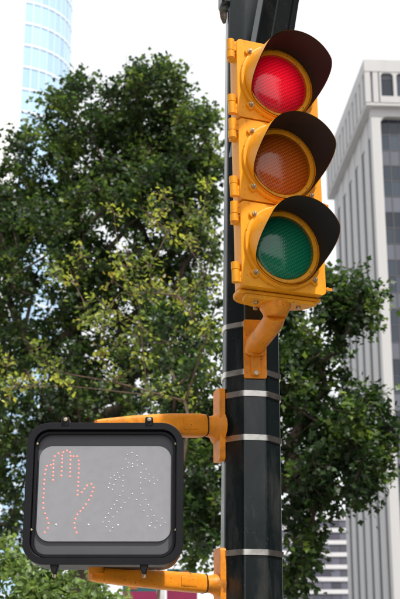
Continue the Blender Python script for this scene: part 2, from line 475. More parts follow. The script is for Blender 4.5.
# ------------------------------------------------------------------ banded office block between the trees and the tower
bb = empty('banded_office_block', (26.8, 330, 0))
tag(bb, 'distant pale office block with horizontal white floor bands, low beside the ribbed tower', 'building')
FH = 3.15; NF = 15; HB = 49.0
MB().bb(0.3, 22, 0.5, 24, 0, HB - 0.6).build('core', M['glass_grey'], bb, smooth=0)
side = Matrix.Rotation(R(52), 4, 'Z')      # canted corner facet turning away to the left
pm = MB().box((0, 0, 0), (2.2, 0.08, 1.95)).mesh('pane', M['glass_grey'], 0)
for k in range(NF):
    z = HB - k * FH
    MB().bb(0, 22, 0, 0.6, z - 1.1, z).build('floor_band', M['concrete_b'], bb, bevel=0.05)
    b2 = MB().bb(-7.5, 0, 0, 0.6, z - 1.1, z); b2.build('floor_band', M['concrete_b'], bb, bevel=0.05, rot=(0, 0, R(40)), loc=(0.05, 0.03, 0))
    if k < NF - 1:
        for c in range(5): link('pane', pm, bb, (1.25 + c * 2.4, 0.30, z - 2.12))
        for c in range(3):
            o = link('pane', pm, bb, Vector((0.05, 0.03, z - 2.12)) + Matrix.Rotation(R(40), 3, 'Z') @ Vector((-1.3 - c * 2.4, 0.3, 0)), (0, 0, R(40)))
MB().bb(-7.4, 0, 0.5, 12, 0, HB - 0.7).build('core', M['glass_grey'], bb, smooth=0, rot=(0, 0, R(40)), loc=(0.2, 0.1, 0))
mm_ = MB()
for c in range(6): mm_.bb(c * 2.4 - 0.02, c * 2.4 + 0.12, 0.22, 0.4, 0, HB - 1)
mm_.build('mullion', M['mullion'], bb, smooth=0)

# ------------------------------------------------------------------ glass tower at the upper left
TR = 10.0
cx_, cy_ = at(6, 60, 190)[0] - 0.15, 190 + TR
gt = empty('glass_tower', (cx_, cy_, 0))
tag(gt, 'tall curved pale blue glass tower with white floor bands rising behind the trees', 'building')
FT = 4.2; NFT = 38
MB().lathe([(0.01, 0), (TR - 0.35, 0), (TR - 0.35, NFT * FT), (0.01, NFT * FT)], 64, Matrix.Rotation(R(90), 4, 'X') ).build('core', M['glass_blue'], gt, smooth=30)
band_me = None
def arc_box(r0, r1, a0, a1, z0, z1, n=1):
    mb = MB(); vs = []; fs = []
    for i in range(n + 1):
        a = a0 + (a1 - a0) * i / n
        for (r, z) in ((r0, z0), (r1, z0), (r1, z1), (r0, z1)): vs.append((r * math.sin(a), -r * math.cos(a), z))
    for i in range(n):
        for q in range(4):
            fs.append((i * 4 + q, i * 4 + (q + 1) % 4, i * 4 + 4 + (q + 1) % 4, i * 4 + 4 + q))
    fs.append((0, 1, 2, 3)); fs.append((n * 4 + 3, n * 4 + 2, n * 4 + 1, n * 4))
    return mb.add(vs, fs)
band_me = arc_box(TR - 0.5, TR - 0.04, R(-60), R(150), 0.14, 0.66, 48).mesh('floor_band', M['mullion_pale'], 30)
dA = R(8.5)
tp = arc_box(TR - 0.2, TR - 0.1, 0, dA * 0.965, 0.755, FT - 0.005).mesh('pane', M['glass_blue'], 0)
tm = arc_box(TR - 0.3, TR + 0.03, -dA * 0.03, dA * 0.03, 0.755, FT - 0.005).mesh('mullion', M['mullion_pale'], 0)
low = MB()
for k in range(NFT):
    link('floor_band', band_me, gt, (0, 0, k * FT))
    for c in range(-1, 13):
        a = c * dA
        if 17 <= k <= 34:
            link('pane', tp, gt, (0, 0, k * FT), (0, 0, a + dA * 0.0175))
        else:
            src = tp
            rz = Matrix.Rotation(a + dA * 0.0175, 4, 'Z')
            low.add([rz @ Vector((v.co.x, v.co.y, v.co.z)) + Vector((0, 0, k * FT)) for v in tp.vertices], [tuple(p.vertices) for p in tp.polygons])
tag(low.build('far_pane', M['glass_blue'], gt, smooth=0), kind='stuff')
for c in range(-1, 14):
    arc_box(TR - 0.3, TR - 0.02, c * dA - R(0.45), c * dA + R(0.45), 0, NFT * FT).build('mullion', M['mullion_pale'], gt, smooth=0)

p22 = at(16.0, 60, 184)
wt = empty('white_tower_wing', (p22.x, 184, 0))
tag(wt, 'plain white tower slab at the upper left edge, in front of the blue glass', 'building')
MB().bb(-26, 0, 0.25, 9, 0, 165).build('wall', M['slab'], wt, smooth=0)
for i in range(13):
    MB().bb(-26 + i * 2, -26 + i * 2 + 1.93, 0, 0.248, 0, 165).build('cladding_strip', M['slab'], wt, bevel=0.04)

# ------------------------------------------------------------------ invented buildings out of view, added only for reflections in pole and lenses
def reflection_block(name, label, loc, rz, w, d, h, m, cols, rows):
    e = tag(empty(name, loc, (0, 0, R(rz))), label, 'building')
    MB().bb(-w / 2, w / 2, 0, d, 0, h).build('wall', m, e, smooth=0)
    MB().bb(-w / 2 - 0.3, w / 2 + 0.3, -0.3, d + 0.3, h, h + 0.9).build('cornice', m, e, smooth=0)
    wm = MB().box((0, 0, 0), (w / cols * 0.55, 0.2, h / rows * 0.55)).mesh('window', M['glass_dark'], 0)
    for r in range(rows):
        for c in range(cols):
            link('window', wm, e, (-w / 2 + (c + 0.5) * w / cols, -0.02, (r + 0.5) * h / rows))
M['dark_brick'] = mat('dark_brick', (0.10, 0.075, 0.065), 0.85, var=0.2, vscale=1.0)
M['grey_stone'] = mat('grey_stone', (0.22, 0.21, 0.20), 0.85, var=0.15, vscale=0.6)

# ------------------------------------------------------------------ trees
LEAF_LOBED = np.array([(0, 0, 0), (0.28, 0.30, 0.05), (0.42, 0.52, 0.03), (0.60, 0.24, 0.06), (1.0, 0.0, -0.06), (0.60, -0.24, 0.06), (0.42, -0.52, 0.03), (0.28, -0.30, 0.05)])
LEAF_LOBED_F = [(0, 2, 1), (0, 3, 2), (0, 4, 3), (0, 5, 4), (0, 6, 5), (0, 7, 6)]
LEAF_OVAL = np.array([(0, 0, 0), (0.35, 0.27, 0.06), (0.72, 0.20, 0.04), (1.0, 0.0, -0.05), (0.72, -0.20, 0.04), (0.35, -0.27, 0.06)])
LEAF_OVAL_F = [(0, 2, 1), (0, 3, 2), (0, 4, 3), (0, 5, 4)]

def leaves_mesh(name, P, D, N, S, C, lobed):
    tv = LEAF_LOBED if lobed else LEAF_OVAL
    tf = np.array(LEAF_LOBED_F if lobed else LEAF_OVAL_F)
    n = len(P)
    D = D / np.linalg.norm(D, axis=1, keepdims=True)
    N = N - D * np.sum(N * D, axis=1, keepdims=True)
    N = N / np.maximum(np.linalg.norm(N, axis=1, keepdims=True), 1e-6)
    B = np.cross(N, D)
    V = P[:, None, :] + S[:, None, None] * (tv[None, :, 0:1] * D[:, None, :] + tv[None, :, 1:2] * B[:, None, :] + tv[None, :, 2:3] * N[:, None, :])
    V = V.reshape(-1, 3)
    F = (np.arange(n)[:, None, None] * len(tv) + tf[None]).reshape(-1, 3)
    me = bpy.data.meshes.new(name)
    me.vertices.add(len(V)); me.vertices.foreach_set('co', V.astype(np.float32).ravel())
    me.loops.add(F.size); me.loops.foreach_set('vertex_index', F.astype(np.int32).ravel())
    me.polygons.add(len(F))
    me.polygons.foreach_set('loop_start', np.arange(0, F.size, 3, dtype=np.int32))
    me.update(calc_edges=True)
    at_ = me.attributes.new('leaf_colour', 'FLOAT_COLOR', 'POINT')
    cc = np.ones((n, len(tv), 4), dtype=np.float32); cc[:, :, :3] = C[:, None, :]
    at_.data.foreach_set('color', cc.ravel())
    me.materials.append(M['leaf'])
    return me

def make_tree(name, label, base, trunk_top, clusters, rng, twigs, per_twig, twig_len, leaf, cols, lobed=True, r_tip=0.006, bark='bark', base_r=None, group=None):
    """clusters: array of foliage tuft centres; limbs grow from the trunk to reach every tuft."""
    e = tag(empty(name, base), label, 'tree', group)
    base = np.array(base, float); tt = np.array(trunk_top, float)
    nodes = []; par = []
    n0 = 7
    for i in range(n0):
        t = i / (n0 - 1)
        p = base * (1 - t) + tt * t + np.array([rng.normal(0, .04), rng.normal(0, .04), 0]) * (0 < i < n0 - 1)
        nodes.append(p); par.append(i - 1)
    order = np.argsort(np.linalg.norm(clusters - tt, axis=1))
    tips = []
    for ci in order:
        c = clusters[ci]
        A = np.array(nodes)
        d = c - A
        dist = np.linalg.norm(d, axis=1)
        pen = np.where(d[:, 2] < 0.1, 1.5, 1.0)
        pen[:max(1, n0 - 3)] *= 3
        j = int(np.argmin(dist * pen + 0.12 * np.linalg.norm(A - tt, axis=1)))
        L = dist[j]; k = max(1, int(L / 0.4))
        prev = j; st = A[j]
        sag = rng.normal(0, 0.11 * L, 3)
        for q in range(1, k + 1):
            t = q / k
            p = st + (c - st) * t + sag * math.sin(math.pi * t) + np.array([0, 0, 0.10 * L * math.sin(math.pi * t)])
            if q < k: p = p + rng.normal(0, 0.025, 3)
            nodes.append(p); par.append(prev); prev = len(nodes) - 1
        tips.append(prev)
    A = np.array(nodes); n = len(A)
    acc = np.zeros(n)
    for t in tips: acc[t] += r_tip ** 2.1
    for i in range(n - 1, 0, -1): acc[par[i]] += acc[i]
    rad = np.maximum(acc, (r_tip * 0.8) ** 2.1) ** (1 / 2.1)
    if base_r:
        sc = base_r / rad[0]; rad = np.where(rad > 0.03, 0.03 + (rad - 0.03) * max(sc, 0.2), rad)
    tr, br = MB(), MB()
    for i in range(1, n):
        r0, r1 = rad[par[i]], rad[i]
        r0 = min(r0, r1 * 1.35)
        big = i < n0
        (tr if big else br).tube([A[par[i]] - base, A[i] - base], [max(r0, r1) if not big else rad[par[i]], r1], 9 if big else (6 if r1 > 0.015 else 4), cap=False)
    tr.build('trunk', M[bark], e, smooth=60); 
    # twigs and leaves
    nc = len(clusters); T = nc * twigs
    cen = np.repeat(clusters, twigs, axis=0)
    ax = np.repeat(clusters - (tt + np.array([0, 0, -0.3])), twigs, axis=0)
    ax = ax / np.maximum(np.linalg.norm(ax, axis=1, keepdims=True), 1e-6)
    td = rng.normal(0, 1, (T, 3)) + ax * 0.5 + np.array([0, 0, 0.1])
    td /= np.linalg.norm(td, axis=1, keepdims=True)
    tl = twig_len * rng.uniform(0.5, 1.25, T)
    for i in range(0, T, 2):
        p = cen[i] - base; q = p + td[i] * tl[i] * 0.9
        br.tube([p, q], [0.0042, 0.002], 3, cap=False)
    br.build('branches', M[bark], e, smooth=60)
    nl = T * per_twig
    ti = np.repeat(np.arange(T), per_twig)
    f = rng.uniform(0.12, 1.05, nl)
    P = cen[ti] + td[ti] * (tl[ti] * f)[:, None] + rng.normal(0, 0.035, (nl, 3))
    P[:, 2] -= 0.10 * twig_len * f ** 2
    D = td[ti] * 0.6 + rng.normal(0, 0.6, (nl, 3)) + np.array([0, 0, -0.25])
    N = rng.normal(0, 0.55, (nl, 3)) + np.array([0, 0, 0.9])
    S = leaf * rng.uniform(0.6, 1.25, nl)
    cl = np.array(cols)
    tuft = rng.uniform(0, 1, nc)[ti // twigs]
    w = np.clip(0.55 * tuft + 0.45 * rng.uniform(0, 1, nl), 0, 0.9999) * (len(cl) - 1)
    i0 = w.astype(int); fr = (w - i0)[:, None]
    C = cl[i0] * (1 - fr) + cl[np.minimum(i0 + 1, len(cl) - 1)] * fr
    C = C * rng.uniform(0.6, 1.55, (nl, 1))
    me = leaves_mesh('crown', P - base, D, N, S, C, lobed)
    tag(link('crown', me, e), kind='stuff')
    return e

def lobes_to_clusters(lobes, rng):
    """lobes: (u, v, Y, ru, rv, rY, count) -> tuft centres in metres; ru, rv are half sizes as seen, rY is depth in metres."""
    out = []
    for (u, v, Y, ru, rv, rY, n) in lobes:
        c = at(u, v, Y)
        sx = (at(u + ru, v, Y) - c).x; sz = (c - at(u, v + rv, Y)).z
        k = 0
        while k < n:
            q = rng.uniform(-1, 1, 3); l = np.linalg.norm(q)
            if l > 1 or rng.uniform() > 0.35 + 0.65 * l: continue
            out.append((c.x + q[0] * sx, c.y + q[1] * rY, c.z + q[2] * sz)); k += 1
    return np.array(out)

GREENS = [(0.008, 0.020, 0.006), (0.013, 0.032, 0.008), (0.028, 0.062, 0.013), (0.072, 0.125, 0.020), (0.190, 0.245, 0.032)]
DEEP = [(0.008, 0.024, 0.006), (0.013, 0.036, 0.008), (0.023, 0.056, 0.010), (0.050, 0.100, 0.014), (0.140, 0.210, 0.028)]
YELS = [(0.035, 0.065, 0.010), (0.07, 0.11, 0.015), (0.15, 0.20, 0.022), (0.29, 0.32, 0.035), (0.20, 0.12, 0.025)]
LIGHT = [(0.045, 0.085, 0.02), (0.08, 0.14, 0.03), (0.12, 0.19, 0.04), (0.17, 0.24, 0.05)]

rng = np.random.default_rng(11)
A_lobes = [(152, 128, 17, 54, 46, 1.3, 72), (88, 137, 17, 42, 48, 1.2, 42), (194, 154, 17, 36, 48, 1.1, 38), (45, 185, 16.6, 42, 42, 1.1, 28), (2, 205, 16.6, 40, 46, 1.1, 34),
           (120, 225, 17, 85, 58, 1.6, 76), (160, 200, 17.2, 60, 46, 1.2, 44), (110, 175, 17.1, 60, 40, 1.2, 34), (45, 290, 16.5, 66, 72, 1.6, 76), (140, 310, 17.3, 80, 65, 1.4, 56), (35, 400, 16.5, 62, 60, 1.5, 62), (130, 410, 17.3, 90, 60, 1.4, 60),
           (200, 240, 17.3, 28, 60, 1.0, 22), (-30, 290, 16.5, 50, 100, 1.4, 46), (60, 490, 16.5, 70, 60, 1.4, 30), (-20, 480, 16.5, 50, 70, 1.4, 20), (170, 500, 17.3, 55, 60, 1.3, 30)]
cl = lobes_to_clusters(A_lobes, rng)
b0 = at(75, 600, 17)
make_tree('broadleaf_tree', 'large dark green broadleaf tree whose rounded crown fills the left half', (b0.x, 17, 0.13), (b0.x + 0.15, 17, 5.4), cl, rng, 14, 8, 0.30, 0.074, GREENS, True, base_r=0.24, group='street trees')

rng = np.random.default_rng(5)
B_lobes = [(322, 318, 13.4, 46, 40, 0.9, 30), (348, 305, 13.2, 24, 28, 0.6, 12), (308, 385, 13.4, 40, 48, 1.0, 32), (352, 430, 13.2, 38, 34, 0.8, 30), (362, 462, 13.2, 26, 28, 0.6, 16), (328, 470, 13.2, 42, 42, 0.9, 30),
           (300, 500, 13.4, 22, 60, 0.8, 20), (255, 400, 13.5, 45, 90, 0.9, 40), (205, 480, 13.6, 36, 62, 0.9, 30), (195, 400, 13.6, 34, 50, 0.9, 24), (180, 340, 13.8, 36, 44, 0.9, 16), (293, 560, 13.4, 14, 38, 0.6, 10), (203, 525, 13.6, 26, 38, 0.8, 14)]
cl = lobes_to_clusters(B_lobes, rng)
b0 = at(255, 590, 13.5)
make_tree('broadleaf_tree', 'deep green broadleaf tree behind the pole, its bough before the ribbed white tower', (b0.x, 13.5, 0.13), (b0.x + 0.05, 13.5, 3.9), cl, rng, 12, 8, 0.26, 0.072, DEEP, True, base_r=0.17, group='street trees')

rng = np.random.default_rng(23)
C_pts = [(205, 190), (212, 210), (182, 213), (150, 215), (170, 233), (195, 245), (122, 215), (135, 250), (160, 262), (205, 265), (192, 282), (212, 295), (150, 290), (120, 268), (87, 275), (62, 281), (72, 292),
         (130, 302), (176, 303), (113, 312), (95, 330), (140, 332), (160, 342), (145, 362), (30, 352), (8, 362), (50, 368), (64, 384), (14, 386), (100, 388), (120, 380), (170, 385), (183, 402), (200, 340), (216, 330),
         (108, 360), (128, 345), (186, 325), (210, 235), (165, 195), (80, 320), (36, 390), (140, 275), (110, 285), (150, 400), (200, 375)]
cl = []
for (u, v) in C_pts:
    for k in range(2 if rng.uniform() < 0.3 else 1):
        cl.append(tuple(at(u + rng.normal(0, 5), v + rng.normal(0, 5), 11.6 + rng.normal(0, 0.45))))
cl = np.array(cl)
b0 = at(150, 600, 11.6)
make_tree('young_tree', 'slender young tree with sparse yellow green leaves, before the big dark crown', (b0.x, 11.6, 0.13), (b0.x + 0.05, 11.6, 3.15), cl, rng, 7, 5, 0.17, 0.054, YELS, False, r_tip=0.0022, bark='bark_red', base_r=0.06)

rng = np.random.default_rng(31)
D_lobes = [(15, 578, 9.4, 50, 34, 0.5, 26), (75, 612, 9.4, 48, 30, 0.5, 22), (0, 640, 9.4, 60, 40, 0.5, 26)]
cl = lobes_to_clusters(D_lobes, rng)
b0 = at(20, 650, 9.4)
make_tree('small_tree', 'small bright yellow green leafy tree low at the bottom left, below the walk sign', (b0.x, 11.9, 0.13), (b0.x, 11.9, 1.6), cl + np.array([0, 2.5, 0.0]) if False else cl, rng, 12, 7, 0.17, 0.060, LIGHT, False, base_r=0.05)

# ------------------------------------------------------------------ banner post far down the pavement
pb = at(162, 575, 26)
bp = empty('banner_post', (pb.x, 26, 0.13))
tag(bp, 'pale post with two magenta street banners topped in teal, glimpsed below the walk sign', 'banner post')
zt = at(162, 561, 26).z - 0.13
MB().tube([(0, 0, 0), (0, 0, zt + 0.3)], [0.075, 0.055], 12).build('post', M['post'], bp)
for s_ in (-1, 1):
    x0, x1 = (-0.80, -0.10) if s_ < 0 else (0.10, 0.72)
    z0 = zt - (0.25 if s_ < 0 else 0.1)
    bn = MB().bb(x0, x1, -0.012, 0.012, z0 - 1.9, z0 - 0.36).build('banner', M['banner'], bp, smooth=0)
    MB().bb(x0, x1, -0.012, 0.012, z0 - 0.358, z0 - 0.06).build('banner_top', M['banner_teal'], bn, smooth=0)
    MB().bb(x0 + 0.1 + 0.2 * (s_ > 0), x0 + 0.3 + 0.2 * (s_ > 0), -0.020, -0.014, z0 - 0.32, z0 - 0.10).build('banner_mark', M['banner_orange'], bn, smooth=0)
    MB().tube([(0, 0, z0 + 0.02), (x1 if s_ > 0 else x0, 0, z0 + 0.02)], [0.015, 0.015], 8).build('bracket', M['post'], bp)

# ------------------------------------------------------------------ signal pole
PX, PY = 0.1500, 4.12
pole = empty('signal_pole', (PX, PY, 0.13), (0, R(0.5), 0))
tag(pole, 'dark green octagonal steel signal pole carrying the yellow signal and the walk sign', 'pole')
PH = 6.6
TAP = 0.0062                     # radius lost per metre
def pr_(z): return 0.1020 - TAP * (z - 2.28)      # circumradius at height z above the base
PHASE = R(7 + 22.5)             # facet normals 7 degrees to the right of the viewer
def octa(z, rr, ph=PHASE):
    return [(rr * math.sin(ph + R(45 * i)), -rr * math.cos(ph + R(45 * i)), z) for i in range(8)]
def octa_shell(zs, grow=0.0, rs=None):
    mb = MB(); vs = []; fs = []
    for i, z in enumerate(zs): vs += octa(z, (rs[i] if rs else pr_(z)) + grow)
    for i in range(len(zs) - 1):
        for j in range(8):
            q = (j + 1) % 8
            fs.append((i * 8 + j, i * 8 + q, i * 8 + 8 + q, i * 8 + 8 + j))
    fs.append(tuple(range(7, -1, -1))); fs.append(tuple(len(vs) - 8 + j for j in range(8)))
    return mb.add(vs, fs)
octa_shell([0.05, PH]).build('shaft', M['pole'], pole, bevel=0.008, smooth=30, segs=3)
octa_shell([0, 0.3, 0.36], rs=[0.17, 0.16, 0.12]).build('base_cover', M['pole'], pole, bevel=0.006)
octa_shell([PH, PH + 0.03, PH + 0.07], rs=[0.09, 0.088, 0.03]).build('cap', M['pole'], pole, bevel=0.004)
# steel straps
def strap(z, hgt=0.019, tilt=0.0, grow=0.003):
    mb = MB(); vs = []; fs = []
    n = 64
    for (zz, g) in ((-hgt / 2, grow + 0.0014), (hgt / 2, grow + 0.0014), (hgt / 2, grow - 0.004), (-hgt / 2, grow - 0.004)):
        for j in range(n):
            # rounded octagon: blend of the octagon and its circumscribed circle
            a = 2 * math.pi * j / n
            loc = ((a - PHASE) % R(45)) - R(22.5)
            ro = pr_(z) * math.cos(R(22.5)) / math.cos(loc)
            r_ = ro * 0.8 + (pr_(z) - 0.004) * 0.2 + g
            vs.append((r_ * math.sin(a), -r_ * math.cos(a), z + zz + tilt * math.sin(a) * r_))
    for i in range(4):
        for j in range(n):
            q = (j + 1) % n; k = (i + 1) % 4
            fs.append((i * n + j, i * n + q, k * n + q, k * n + j))
    mb.add(vs, fs)
    # buckle on the hidden side and a folded tongue at the left
    mb.box((0, pr_(z) + 0.006, z), (0.04, 0.012, hgt * 1.3))
    return mb.build('steel_band', M['steel'], pole, smooth=50)
def zband(v): return at(253, v, 4.02).z - 0.13
for v, h_, tl_ in ((324, 0.017, -0.03), (371.5, 0.019, 0.0), (393, 0.019, 0.0), (437, 0.019, 0.0), (552, 0.018, 0.0)):
    strap(zband(v), h_, tl_, 0.0035 if v not in (324, 371.5) else 0.0035)
# mast arm sweeping up, out and to the right from behind the signal head
arm = MB()
ap = []
for i in range(15):
    t = i / 14
    ap.append((0.000 + 0.17 * t * 1.6 + 0.9 * max(0, t - .35) ** 2, -0.07 - 0.25 * t - 0.45 * t * t, 3.30 + 1.55 * t + 0.1 * t * t))
arm.tube(ap, [0.080 - 0.018 * (i / 14) for i in range(15)], 8, phase=R(22.5 + 10), ref=(1, 0.2, 0))
arm.build('mast_arm', M['pole'], pole, bevel=0.005, smooth=30)
MB().bb(-0.112, -0.07, -0.03, 0.04, 3.945, 4.15).build('cable_clamp', M['pole'], pole, bevel=0.01, rot=(0, 0, R(15)))
MB().tube([(-0.098, -0.02, 3.93), (-0.096, -0.025, 3.90), (-0.094, -0.02, 3.88)], [0.014, 0.012, 0.005], 8).build('clamp_tongue', M['bark'], pole)

# ------------------------------------------------------------------ three-lens traffic signal
SH = 0.2885                      # section height
HW = 0.148                       # half width
lensA = at(280.5, 164.5, 3.72)
yaw = 23.5
rotm = Matrix.Rotation(R(-0.7), 3, 'Y') @ Matrix.Rotation(R(yaw), 3, 'Z')
hb = lensA - rotm @ Vector((0, 0, SH * 1.5))
sig = empty('traffic_signal', hb, rotm.to_euler())
tag(sig, 'yellow three-lens traffic signal with the red light lit and dark hooded visors', 'traffic light')
def plan_prism(z0, z1, grow=0.0, depth=0.135):
    """housing body: flat front, big rounded back corners"""
    o = [(-HW + 0.008 - grow, 0.026), (HW - 0.008 + grow, 0.026)]
    rad = 0.085
    pts = list(o)
    for i in range(9):
        t = R(i * 90 / 8); pts.append((HW - 0.008 + grow - rad + rad * math.cos(t), depth + grow - rad + rad * math.sin(t)))
    for i in range(9):
        t = R(90 + i * 90 / 8); pts.append((-HW + 0.008 - grow + rad + rad * math.cos(t), depth + grow - rad + rad * math.sin(t)))
    n = len(pts); mb = MB()
    vs = [(p[0], p[1], z0) for p in pts] + [(p[0], p[1], z1) for p in pts]
    fs = [tuple(range(n - 1, -1, -1)), tuple(range(n, 2 * n))] + [(i, (i + 1) % n, n + (i + 1) % n, n + i) for i in range(n)]
    return mb.add(vs, fs)
def visor_mesh(outer):
    mb = MB(); vs = []; fs = []
    n = 72; m = 12
    R0, R1 = 0.1265, 0.131
    g = 0.0 if outer else -0.0022
    def length(a):
        a = abs(a)
        if a < 62: return 0.152
        if a > 128: return 0.016
        t = (a - 62) / 66.0
        t = t * t * (3 - 2 * t)
        return 0.152 * (1 - t) + 0.016 * t
    amax = 180.0
    for j in range(n + 1):
        a = -amax + 2 * amax * j / n
        L = length(a)
        for i in range(m + 1):
            t = i / m
            y = -L * t
            r = R0 + (R1 - R0) * (L * t / 0.152) + g
            # the hood droops a little toward its lip
            z = r * math.cos(R(a)) + 0.0 + y * math.tan(R(5)) * 1.0
            vs.append((r * math.sin(R(a)), y - 0.001, z))
    for j in range(n):
        for i in range(m):
            k = j * (m + 1) + i
            fs.append((k, k + 1, k + m + 2, k + m + 1))
    mb.add(vs, fs)
    return mb
visor_out = visor_mesh(True).mesh('visor', M['yellow'], 60)
visor_in = visor_mesh(False).mesh('visor_lining', M['black'], 60)
prof = []
Rl = 0.108; bulge = 0.026
for i in range(13):
    t = i / 12
    prof.append((max(Rl * math.sin(t * math.pi / 2), 0.0004), -bulge * math.cos(t * math.pi / 2) + 0.004))
door = MB().prism(rrect(-HW, HW, 0.003, SH - 0.003, 0.016), [circle(0.112, 56, 0, SH / 2)], 0.0, 0.024)
door_me = door.mesh('door', M['yellow'])
ring_me = MB().lathe([(0.1065, 0.004), (0.1065, -0.004), (0.110, -0.008), (0.1185, -0.009), (0.1225, -0.005), (0.1225, 0.002)], 64).mesh('lens_ring', M['yellow'])
flange_me = MB().lathe([(0.1235, -0.0005), (0.1245, -0.010), (0.131, -0.012), (0.1375, -0.010), (0.1395, -0.0005)], 64).mesh('visor_flange', M['yellow'])
lens_prof = MB().lathe(prof, 64)
screw_mb = MB().lathe([(0.0005, -0.013), (0.004, -0.0125), (0.005, -0.010), (0.005, -0.006), (0.0078, -0.006), (0.0078, 0.001)], 12)
screw_me = screw_mb.mesh('screw', M['screw'])
tab_me = MB().prism(rrect(-0.013, 0.013, -0.013, 0.013, 0.006, 4), [], -0.008, -0.0004).mesh('screw_tab', M['yellow'])
hinge = MB()
hinge.tube([(0, 0, -0.020), (0, 0, 0.020)], [0.0125, 0.0125], 14)
hinge.box((0.016, 0.004, 0), (0.032, 0.014, 0.034))
hinge_me = hinge.mesh('hinge', M['yellow'])
hinge2 = MB().tube([(0, 0, -0.012), (0, 0, 0.012)], [0.0135, 0.0135], 14).box((0.014, 0.020, 0), (0.022, 0.030, 0.020)).mesh('hinge_lug', M['yellow'])
latch = MB().tube([(0, -0.012, 0), (0, 0.016, 0)], [0.006, 0.006], 10).box((0.002, -0.008, 0), (0.030, 0.005, 0.009)).box((-0.008, 0.01, 0), (0.02, 0.014, 0.02))
latch_me = latch.mesh('latch', M['orange'])
cols_ = ['lens_green', 'lens_amber', 'lens_red']
names_ = ['dark green unlit lens', 'dull amber unlit lens', 'glowing red lens']
for k in range(3):
    z = k * SH; zc = z + SH / 2
    plan_prism(z + 0.002, z + SH - 0.002).build('housing', M['yellow'], sig, bevel=0.006)
    d = link('door', door_me, sig, (0, 0, z))
    bv = d.modifiers.new('bevel', 'BEVEL'); bv.width = 0.004; bv.segments = 2; bv.limit_method = 'ANGLE'; bv.angle_limit = R(40)
    link('lens_ring', ring_me, d, (0, 0, SH / 2))
    for zz in (0.030, SH - 0.030):
        link('hinge', hinge_me, d, (-HW - 0.019, 0.006, zz))
        link('hinge_lug', hinge2, d, (-HW - 0.019, 0.007, zz - 0.034 if zz > 0.1 else zz + 0.034))
        link('latch', latch_me, d, (HW + 0.007, 0.012, zz - 0.004))
    ln = link('lens', lens_prof.mesh('lens', M[cols_[k]], 80), sig, (0, 0, zc))
    ln['label'] = names_[k]
    vz = link('visor', visor_out, sig, (0, -0.004, zc))
    link('visor_lining', visor_in, vz)
    link('visor_flange', flange_me, vz, (0, 0.004, 0))
    for a in (47, 133, 227, 313):
        x, zz = 0.1425 * math.sin(R(a)), 0.1425 * math.cos(R(a))
        if abs(x) > HW - 0.014: x = math.copysign(HW - 0.014, x)
        link('screw_tab', tab_me, vz, (x, 0.004, zz), (0, R(a), 0))
        link('screw', screw_me, vz, (x, -0.004, zz))
# top cap, bottom pan and the pipe elbow to the pole
plan_prism(3 * SH, 3 * SH + 0.012, -0.012).build('top_plate', M['yellow'], sig, bevel=0.004)
plan_prism(-0.012, 0.0, 0.004, 0.140).build('bottom_rim', M['yellow'], sig, bevel=0.004)
plan_prism(-0.026, -0.0125, -0.014, 0.128).build('bottom_pan', M['yellow'], sig, bevel=0.006)
for (x, y) in ((-0.075, 0.055), (0.075, 0.055), (-0.05, 0.11), (0.05, 0.11)):
    MB().tube([(x, y, -0.034), (x, y, -0.026)], [0.008, 0.008], 8).build('bolt', M['screw'], sig)
inv = sig.matrix_basis.inverted() if False else (Matrix.Translation(hb) @ rotm.to_4x4()).inverted()
def S_(p): return inv @ Vector(p)
topj = Vector((0, 0.070, -0.026))
wtop = Matrix.Translation(hb) @ rotm.to_4x4() @ topj
nrm = Vector((math.sin(R(7)), -math.cos(R(7)), 0))
zpl = at(255, 347, 4.0).z
apo = pr_(zpl - 0.13) * math.cos(R(22.5))
foot = Vector((PX + 0.0215, PY, zpl)) + nrm * (apo + 0.012) + Vector((0, 0, 0.0))
joint = Matrix.Rotation(R(90), 4, 'X')
MB().tube([topj + Vector((0, 0, 0.004)), topj + Vector((0, 0, -0.012)), topj + Vector((0, 0, -0.022)), topj + Vector((0, 0, -0.040))], [0.050, 0.050, 0.043, 0.036], 28).build('mounting_flange', M['orange'], sig, bevel=0.002)
w0 = wtop + Vector((0, 0, -0.030))
pth = [S_(w0), S_(w0 + (foot - w0) * 0.12 + Vector((0, 0, -0.012))), S_(w0 + (foot - w0) * 0.5 + Vector((0, 0, -0.004))), S_(foot + Vector((0, 0, 0.01)) + nrm * 0.012), S_(foot - nrm * 0.004 + Vector((0, 0, -0.012)))]
MB().tube(pth, [0.034, 0.035, 0.034, 0.034, 0.036], 24).build('mounting_pipe', M['orange'], sig)
pl = MB()
tn = Vector((math.cos(R(7)), math.sin(R(7)), 0))
mp = Matrix(((tn.x, -nrm.x, 0, 0), (tn.y, -nrm.y, 0, 0), (0, 0, 1, 0), (0, 0, 0, 1)))
mp.translation = Vector((PX + 0.0215, PY, zpl)) + nrm * (apo + 0.001)
mpl = inv @ mp
pl.prism(rrect(-0.038, 0.038, -0.102, 0.100, 0.006, 3), [], -0.010, 0.0, mpl)
pl.prism(rrect(-0.016, 0.016, -0.095, -0.02, 0.008, 3), [], -0.022, -0.008, mpl)
pl.build('mounting_plate', M['orange'], sig, bevel=0.003)
MB().tube([mpl @ Vector((0, -0.020, -0.088)), mpl @ Vector((0, -0.028, -0.088))], [0.008, 0.008], 6).build('bolt', M['screw'], sig)

